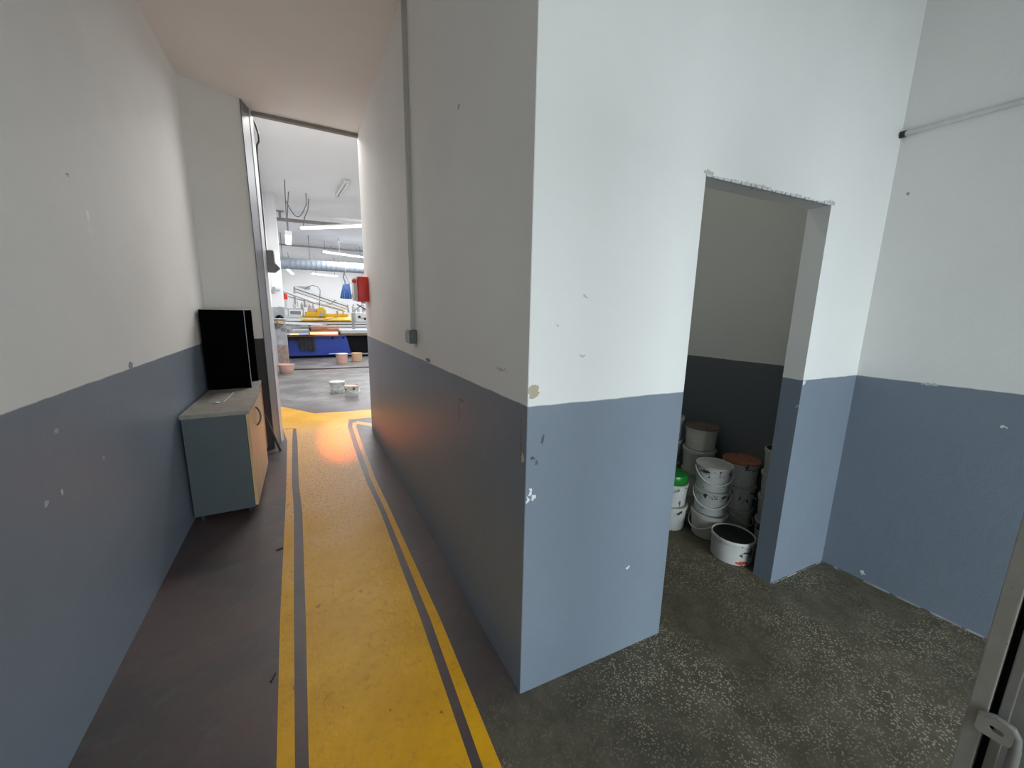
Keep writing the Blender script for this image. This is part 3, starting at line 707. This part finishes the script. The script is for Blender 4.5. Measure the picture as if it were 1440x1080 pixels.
# ------------------------------------------------------------------ printing machine in the hall
mc = thing('screen_printing_machine', 'large textile screen printing machine with blue base and yellow print heads', 'machine', (0.7, 13.4, 0))
def part(mb, name, mat, smooth=False, parent=None): return mb.build(name, K[mat], parent or mc, smooth)
part(MB().box(-0.60, 2.3, 13.05, 14.6, 0.0, 0.075, 0.01), 'skid', 'machine_black')
part(MB().prism_y([(-0.57, 0.075), (-0.53, 0.655), (1.05, 0.665), (1.10, 0.60), (1.20, 0.085)], 13.0, 13.9), 'base_panel', 'blue')
for x in (0.70, 1.0): part(MB().lathe([(0, -0.012), (0.03, -0.012), (0.03, 0.0), (0, 0.0)], (x, 12.995, 0.60), 14, 'y'), 'bolt', 'machine_black')
part(MB().box(1.10, 2.3, 13.12, 14.4, 0.075, 0.64, 0.01), 'base_bay', 'machine_black')
part(MB().box(1.05, 2.35, 12.99, 13.05, 0.06, 0.105, 0.005), 'lower_rail', 'grey')
# cloth flaps hanging from pallets
def flap(x0, x1, z0, z1, y, n=14, amp=0.015, skew=0.0):
    mb = MB(); cols = []
    for i in range(n + 1):
        x = x0 + (x1 - x0) * i / n; q = amp * math.sin(i * 1.9)
        zz = z0 + skew * i / n
        cols.append([(x, y + q * 0.3, z1), (x, y + q, (z1 + zz) / 2), (x + 0.01, y + q * 1.3, zz)])
    vs = [p for c in cols for p in c] + [(p[0], p[1] + 0.012, p[2]) for c in cols for p in c]; m_ = 3 * (n + 1); fs = []
    for i in range(n):
        for k in range(2):
            a = 3 * i + k; fs += [[a, a + 1, a + 4, a + 3], [m_ + a, m_ + a + 3, m_ + a + 4, m_ + a + 1]]
        fs += [[3 * i, 3 * i + 3, m_ + 3 * i + 3, m_ + 3 * i], [3 * i + 2, m_ + 3 * i + 2, m_ + 3 * i + 5, 3 * i + 5]]
    fs += [[0, m_, m_ + 1, 1], [1, m_ + 1, m_ + 2, 2]]; z = 3 * n
    fs += [[z, z + 1, m_ + z + 1, m_ + z], [z + 1, z + 2, m_ + z + 2, m_ + z + 1]]
    return mb.poly(vs, fs)
part(flap(-0.23, 0.20, 0.27, 0.70, 12.90, skew=-0.05), 'hanging_cloth', 'darkcloth', True)
part(flap(-0.66, -0.53, 0.42, 0.80, 12.95, n=5), 'hanging_cloth', 'darkcloth', True)
part(flap(-0.50, -0.24, 0.54, 0.70, 12.93, n=8), 'hanging_cloth', 'darkcloth', True)
# pallets and heater
part(MB().box(-0.62, 0.10, 12.80, 13.5, 0.765, 0.83, 0.01), 'pallet', 'alu')
part(MB().prism([(-0.70, 12.75), (-0.42, 12.72), (-0.36, 13.1), (-0.66, 13.2)], 0.80, 0.87), 'pallet', 'grey')
part(MB().box(0.92, 2.3, 12.85, 13.6, 0.73, 0.83, 0.01), 'pallet', 'alu')
part(MB().box(0.92, 2.3, 12.95, 13.5, 0.67, 0.71, 0.005), 'side_rail', 'tan')
part(MB().box(-0.48, 0.90, 12.84, 12.88, 0.655, 0.685, 0.004), 'front_rail', 'brown')
ht = part(MB().prism_x([(12.86, 0.70), (12.86, 0.715), (13.45, 0.97), (13.45, 0.95)], 0.06, 0.90), 'heater_hood', 'orange_lit_sheet')
for k in range(2): part(MB().tube([(0.10, 12.85 + k * 0.07, 0.735 + k * 0.03), (0.84, 12.85 + k * 0.07, 0.735 + k * 0.03)], 0.018, 8), 'heating_element', 'heat', True, ht)
part(MB().tube([(-0.42, 12.92, 0.725), (-0.20, 12.92, 0.725)], 0.016, 8), 'heating_element', 'heat', True, ht)
part(MB().box(0.85, 0.91, 12.80, 12.88, 0.70, 0.79, 0.01), 'heater_bracket', 'dark', False, ht)
# long horizontal arms
for (x0, x1, y, z, a) in ((-0.55, 0.12, 12.86, 0.91, 0.07), (0.60, 2.3, 12.92, 0.925, 0.055), (-0.72, 2.3, 13.10, 1.00, 0.06), (-0.80, 2.3, 13.30, 1.075, 0.05), (-0.62, 0.10, 13.42, 1.17, 0.05)):
    ar = part(MB().box(x0, x1, y, y + a, z - a / 2, z + a / 2, 0.006), 'arm', 'alu')
    part(MB().box(x0 + 0.01, x1 - 0.01, y - 0.002, y + 0.002, z - 0.009, z + 0.005), 'groove', 'dark', False, ar)
ar = part(MB().beam((-0.60, 10.58, 1.135), (0.62, 13.3, 0.98), 0.09, 0.06, 0.006), 'radial_arm', 'arm_light')
part(MB().beam((-0.62, 10.53, 1.150), (-0.50, 10.80, 1.135), 0.13, 0.085, 0.01), 'arm_end', 'tan', False, ar)
part(MB().beam((-0.665, 10.43, 1.155), (-0.62, 10.53, 1.150), 0.05, 0.05, 0.012), 'arm_knob', 'grey', False, ar)
part(MB().beam((-0.60, 10.62, 1.075), (0.55, 13.2, 0.90), 0.05, 0.035, 0.004), 'lower_rod', 'grey', False, ar)
ar = part(MB().beam((-0.62, 10.55, 1.225), (0.50, 13.1, 1.16), 0.15, 0.030, 0.004), 'squeegee_tray', 'arm_light')
part(MB().lathe([(0.085, 0), (0.082, 0.025), (0.06, 0.055), (0.025, 0.072), (0, 0.075)], (-0.535, 10.72, 1.238), 24), 'dome_cap', 'machine_black', True, ar)
part(MB().beam((-0.46, 10.75, 0.985), (-0.36, 11.0, 0.975), 0.12, 0.05, 0.008), 'clamp', 'grey')
for (x, z) in ((-0.18, 0.99), (0.08, 0.92), (-0.60, 0.90)):
    part(MB().box(x - .04, x + .04, 12.93, 13.09, z - .05, z + .06, 0.008), 'clamp', 'grey')
part(MB().box(0.08, 0.13, 12.84, 12.92, 0.80, 0.99, 0.006), 'clamp', 'dark')
mb = MB().lathe([(0.115, 0), (0.11, 0.05), (0.08, 0.10), (0.03, 0.125), (0, 0.13)], (-0.65, 13.1, 1.20), 24); part(mb, 'dome_cap', 'machine_black', True)
# yellow print head
part(MB().prism_x([(12.88, 1.115), (12.88, 1.15), (13.0, 1.235), (13.35, 1.235), (13.35, 1.115)], -0.10, 1.24), 'head_plate', 'yellow')
part(MB().box(0.00, 0.56, 12.96, 13.25, 1.235, 1.37, 0.02), 'head_block', 'yellow')
part(MB().box(0.56, 1.18, 13.0, 13.25, 1.235, 1.33, 0.02), 'head_block', 'yellow')
part(MB().box(0.08, 0.36, 13.0, 13.15, 1.37, 1.47, 0.015), 'head_motor', 'pink')
part(MB().prism_y([(0.33, 1.235), (0.33, 1.45), (0.38, 1.51), (0.50, 1.51), (0.56, 1.42), (0.56, 1.235)], 12.91, 13.02), 'motor_cover', 'yellow')
part(MB().lathe([(0, -0.05), (0.055, -0.05), (0.06, 0.0), (0, 0.0)], (0.45, 12.91, 1.30), 20, 'y'), 'adjust_knob', 'grey', True)
part(MB().beam((0.45, 12.86, 1.13), (0.90, 12.86, 1.24), 0.012, 0.02), 'lever', 'grey')
part(MB().box(0.85, 0.90, 12.96, 13.02, 1.33, 1.42, 0.005), 'head_bracket', 'tan')
part(MB().box(1.02, 1.06, 12.96, 13.02, 1.33, 1.45, 0.005), 'head_bracket', 'yellow')
part(MB().box(1.27, 1.35, 12.90, 13.0, 0.86, 1.36, 0.008), 'post', 'grey')
# left hand frame of the neighbouring head
for (x0, x1, z0, z1) in ((-0.66, 0.0, 1.43, 1.465), (-0.66, 0.0, 1.23, 1.255), (-0.62, -0.585, 1.23, 1.465), (-0.44, -0.41, 1.25, 1.43), (-0.06, -0.02, 1.23, 1.465)):
    part(MB().box(x0, x1, 13.25, 13.30, z0, z1, 0.004), 'frame_bar', 'alu')
part(MB().box(-0.38, -0.10, 13.28, 13.45, 1.28, 1.39, 0.012), 'gear_case', 'grey')
# right hand control block
part(MB().box(1.38, 2.1, 13.0, 13.3, 1.08, 1.37, 0.015), 'control_case', 'offwhite')
for (x, z) in ((1.50, 1.24), (1.66, 1.18), (1.84, 1.26)): part(MB().lathe([(0, -0.03), (0.035, -0.03), (0.04, 0), (0, 0)], (x, 13.0, z), 14, 'y'), 'control_knob', 'dark', True)
part(MB().box(1.45, 1.9, 12.985, 13.0, 1.20, 1.215), 'case_trim', 'grey')
for (x, a, z1) in ((1.36, 0.05, 1.62), (1.50, 0.04, 1.55), (1.66, 0.06, 1.60), (1.84, 0.05, 1.66)):
    part(MB().lathe([(0, 1.37), (a, 1.37), (a, z1 - .06), (a * .5, z1 - .05), (a * .5, z1), (0, z1)], (x, 13.15, 0), 16), 'air_cylinder', 'alu', True)
part(MB().beam((1.33, 13.05, 1.40), (1.62, 13.05, 1.62), 0.03, 0.04), 'strut', 'grey')
part(MB().beam((1.45, 13.02, 1.62), (1.78, 13.02, 1.42), 0.025, 0.03), 'strut', 'dark')
# raised print arms
for (a, b, wd, hh) in (((-0.22, 13.35, 2.06), (1.22, 13.35, 1.56), 0.10, 0.115), ((-0.22, 13.28, 1.96), (1.20, 13.28, 1.47), 0.06, 0.06),
                       ((-0.585, 10.55, 1.935), (0.30, 13.2, 1.655), 0.07, 0.06), ((-0.50, 13.75, 1.84), (1.15, 13.6, 1.40), 0.06, 0.05),
                       ((-0.10, 13.5, 1.78), (1.10, 13.5, 1.44), 0.05, 0.035)):
    ar = part(MB().beam(a, b, wd, hh, 0.008), 'raised_arm', 'arm_light')
    off_ = Vector((0, -wd / 2, -hh * 0.18))
    part(MB().beam(Vector(a) + off_, Vector(b) + off_, 0.006, hh * 0.2), 'groove', 'dark', False, ar)
for (a, b) in (((-0.22, 13.31, 2.09), (-0.24, 13.31, 1.58)), ((0.02, 13.3, 1.80), (0.02, 13.3, 1.50)), ((1.20, 13.3, 1.60), (1.22, 13.3, 1.36)), ((-0.585, 10.55, 1.94), (-0.612, 10.50, 1.80))):
    part(MB().beam(a, b, 0.05, 0.04, 0.004), 'arm_link', 'grey')
for k, (x, z) in enumerate(((-0.16, 1.66), (-0.06, 1.58), (0.06, 1.64), (0.14, 1.55), (-0.26, 1.58), (0.24, 1.56))):
    part(MB().lathe([(0, z - .14), (0.035, z - .14), (0.04, z), (0.02, z + .01), (0.02, z + .06), (0, z + .06)], (x, 13.2 + 0.04 * (k % 2), 0), 14), 'air_cylinder', 'alu' if k % 2 else 'offwhite', True)
mb = MB().tube([(0.05, 13.3, 2.02), (0.14, 13.3, 2.11), (0.27, 13.3, 2.15), (0.40, 13.3, 2.12), (0.46, 13.3, 2.02), (0.44, 13.3, 1.80), (0.40, 13.25, 1.50)], 0.010, 8)
part(mb, 'air_hose', 'greycable', True)
part(MB().tube([(0.60, 13.2, 1.62), (0.72, 13.2, 1.60), (0.80, 13.2, 1.68), (0.86, 13.2, 1.74)], 0.010, 8), 'air_hose', 'greycable', True)
part(MB().lathe([(0, 1.44), (0.045, 1.44), (0.05, 1.72), (0, 1.72)], (-0.48, 13.42, 0), 18), 'canister', 'offwhite', True)
part(MB().lathe([(0, 1.72), (0.062, 1.72), (0.066, 1.86), (0.045, 1.90), (0, 1.90)], (-0.48, 13.42, 0), 18), 'canister_cap', 'red', True)
part(MB().box(0.10, 0.55, 14.0, 14.6, 0.66, 1.20, 0.03), 'centre_column', 'offwhite')

# ------------------------------------------------------------------ services under the hall ceiling
def tube_lamp(a, b, label, wires=(), wdt=0.11, lit=True, group='tube lamps of the hall'):
    a, b = Vector(a), Vector(b); mid = (a + b) / 2
    t = thing('tube_lamp', label, 'lamp', tuple(mid), group)
    u = (b - a).normalized()
    MB().beam(a + Vector((0, 0, 0.035)), b + Vector((0, 0, 0.035)), wdt, 0.03, 0.004).build('lamp_housing', K['offwhite'], t)
    side = u.cross(Vector((0, 0, 1))).normalized() * (wdt * 0.26)
    for s in (-1, 1):
        MB().tube([a + u * 0.02 + side * s, b - u * 0.02 + side * s], 0.022, 10).build('tube', K['tube'] if lit else K['offwhite'], t, True)
    for e in (a, b):
        MB().beam(e - u * 0.012, e + u * 0.012, wdt, 0.055, 0.004).build('end_cap', K['offwhite'], t)
    for wv in wires: MB().tube(wv, 0.010, 6).build('hanger', K['greycable'], t, True)
    return t
tube_lamp((0.077, 11.22, 3.40), (1.9, 9.62, 3.40), 'nearest lit tube lamp, hanging just inside the hall below the ceiling',
          [[(0.12, 11.18, 3.44), (0.16, 11.0, 3.62), (0.24, 10.9, 3.78), (0.27, 10.8, 4.0)], [(1.7, 9.8, 3.45), (1.7, 9.8, 4.0)]])
tube_lamp((-0.170, 9.0, 2.90), (-0.215, 10.6, 2.93), 'short lit lamp seen end on, hanging at the left near the column',
          [[(-0.19, 9.5, 2.95), (-0.19, 9.5, 3.4), (-0.17, 9.5, 4.0)], [(-0.20, 10.4, 2.96), (-0.19, 10.4, 3.5), (-0.13, 10.4, 4.0)]], wdt=0.12)
tube_lamp((0.753, 17.0, 3.60), (2.6, 17.9, 3.60), 'lit tube lamp hanging above the silver duct', [[(0.85, 17.05, 3.64), (0.85, 17.05, 4.0)], [(2.2, 17.7, 3.64), (2.2, 17.7, 4.0)]])
tube_lamp((0.42, 21.6, 3.10), (1.62, 22.4, 3.10), 'far lit tube lamp seen just below the silver duct, left of the blue cloth', [[(0.6, 21.7, 3.14), (0.6, 21.7, 4.0)], [(1.5, 22.3, 3.14), (1.5, 22.3, 4.0)]])
tube_lamp((-0.58, 20.6, 3.20), (-0.40, 23.3, 3.16), 'far lit lamp below the left end of the silver duct', [[(-0.5, 21.5, 3.22), (-0.5, 21.5, 4.0)]])
tube_lamp((2.40, 20.6, 2.96), (3.2, 22.6, 2.96), 'far lit lamp showing above the red wall box', [[(2.7, 21.4, 3.0), (2.7, 21.4, 4.0)]])
tube_lamp((0.835, 9.92, 3.945), (0.915, 8.80, 3.945), 'unlit tube lamp fixed flat to the hall ceiling', lit=False, wdt=0.12)
# drooping wire between ceiling hook and the left lamp
pts = [(0.21 - 0.40 * k / 12, 10.3, 3.78 - 0.30 * math.sin(PI * k / 12) * (1 if k < 12 else 0) - 0.0 * k) for k in range(13)]
o = tag(MB().tube([(0.21, 10.3, 4.0)] + pts, 0.010, 6).build('lamp_wire', K['greycable'], smooth=True, origin=(0.21, 10.3, 4.0)), 'grey wire drooping in a loop under the hall ceiling', 'wire')
t = thing('ceiling_pipe', 'brown grey pipe crossing under the hall ceiling in front of the lamps', 'pipe', (0.5, 12.5, 3.79))
MB().tube([(-1.10, 12.5, 3.775), (0.4, 12.5, 3.80), (2.0, 12.5, 3.84), (8.0, 12.5, 3.9)], 0.045, 12).build('pipe_run', K['rustpipe'], t, True)
MB().box(-0.43, -0.37, 12.47, 12.53, 3.80, 4.0).box(-0.50, -0.30, 12.42, 12.58, 3.985, 4.0).build('pipe_bracket', K['grey'], t)
t = thing('cable_rail', 'thin dark rail crossing the hall ceiling beyond the pipe', 'rail', (1.0, 18.3, 3.9))
MB().box(-1.10, 8.0, 18.28, 18.34, 3.88, 3.95, 0.006).build('rail_bar', K['grey'], t)
for x in (-0.4, 1.15, 2.15): MB().tube([(x, 18.31, 3.95), (x, 18.31, 4.0)], 0.02, 8).build('rail_hanger', K['grey'], t)
# spiral duct
t = thing('ventilation_duct', 'silver spiral ventilation duct crossing the hall above the machine', 'duct', (0.7, 16, 2.98))
prof = []
k = 0; x = -1.10
while x < 8.0:
    prof += [(0.180, x), (0.187, x + 0.02), (0.180, x + 0.04)]; x += 0.16
MB().lathe(prof, (0, 16.0, 2.985), 28, 'x').build('duct_run', K['steel'], t, True)
MB().lathe([(0.185, 1.40), (0.196, 1.405), (0.196, 1.46), (0.185, 1.465)], (0, 16.0, 2.985), 28, 'x').build('duct_collar', K['alu'], t, True)
for x in (-0.55, 0.30, 1.28): MB().tube([(x, 16.0, 3.16), (x, 16.0, 4.0)], 0.012, 6).build('duct_hanger', K['greycable'], t)
# blue cloths under the duct
t = thing('hanging_blue_cloth', 'bundle of blue cloths hung on a strap under the silver duct', 'cloth', (1.45, 16.0, 1.88))
MB().tube([(1.40, 16.0, 2.785), (1.36, 16.0, 2.62), (1.42, 16.0, 2.45), (1.40, 16.0, 2.32)], 0.025, 8).tube([(1.40, 16.0, 2.785), (1.50, 16.0, 2.55), (1.58, 16.0, 2.40)], 0.010, 6).build('strap', K['greycable'], t, True)
def cloth_drop(x0, x1, z0, z1, y, ph, lean):
    mb = MB(); n = 10; vs = []; fs = []
    for j in range(6):
        f = j / 5
        for side in (0, 1):
            for i in range(n + 1):
                x = x0 + (x1 - x0) * (0.5 + (i / n - 0.5) * (0.55 + 0.45 * f)) + lean * (1 - f)
                vs.append((x, y + 0.05 * math.sin(i * 1.7 + ph) * f + (0.09 if side else 0), z1 + (z0 - z1) * f + 0.02 * math.sin(i * 2.1 + ph)))
    W = n + 1
    for j in range(5):
        for i in range(n):
            a = j * 2 * W + i; c = a + 2 * W
            fs.append([a, a + 1, c + 1, c]); fs.append([a + W, c + W, c + W + 1, a + W + 1])
        a = j * 2 * W; c = a + 2 * W
        fs.append([a, c, c + W, a + W]); fs.append([a + n, a + n + W, c + n + W, c + n])
    fs.append([*range(0, W), *range(2 * W - 1, W - 1, -1)]); z = 10 * W; fs.append([*range(z, z + W)] + [*range(z + 2 * W - 1, z + W - 1, -1)])
    return mb.poly(vs, fs)
for (x0, x1, z0, z1, y, ph, ln) in ((1.20, 1.42, 1.86, 2.36, 15.9, 0, 0.08), (1.38, 1.62, 1.85, 2.38, 15.98, 1.3, 0.0), (1.62, 1.92, 1.90, 2.34, 16.05, 2.1, 0.0)):
    cloth_drop(x0, x1, z0, z1, y, ph, ln).build('cloth', K['bluecloth'], t, True)
# small grey sign-like plate on the far wall
o = tag(MB().box(-0.35, 0.35, 23.96, 24.0, 2.45, 2.60, 0.01).build('wall_plate', K['grey'], origin=(0, 24, 2.52)), 'small grey plate on the far hall wall', 'plate')
# blown dirt and debris on the floor
for (x, y, a, lab) in ((-0.245, 2.60, 0.3, 'small dark scrap on the corridor floor left of the walkway, near the cabinet'), (-0.222, 1.62, 1.2, 'dark sliver on the left edge stripe of the walkway')):
    o = tag(MB().beam((x - 0.02 * math.cos(a), y - 0.02 * math.sin(a), 0.004), (x + 0.02 * math.cos(a), y + 0.02 * math.sin(a), 0.004), 0.007, 0.006, 0.001).build('floor_scrap', K['dark'], origin=(x, y, 0.001)), lab, 'scrap', 'scraps on the corridor floor')

for o in S.objects:
    if '_o' in o: del o['_o']
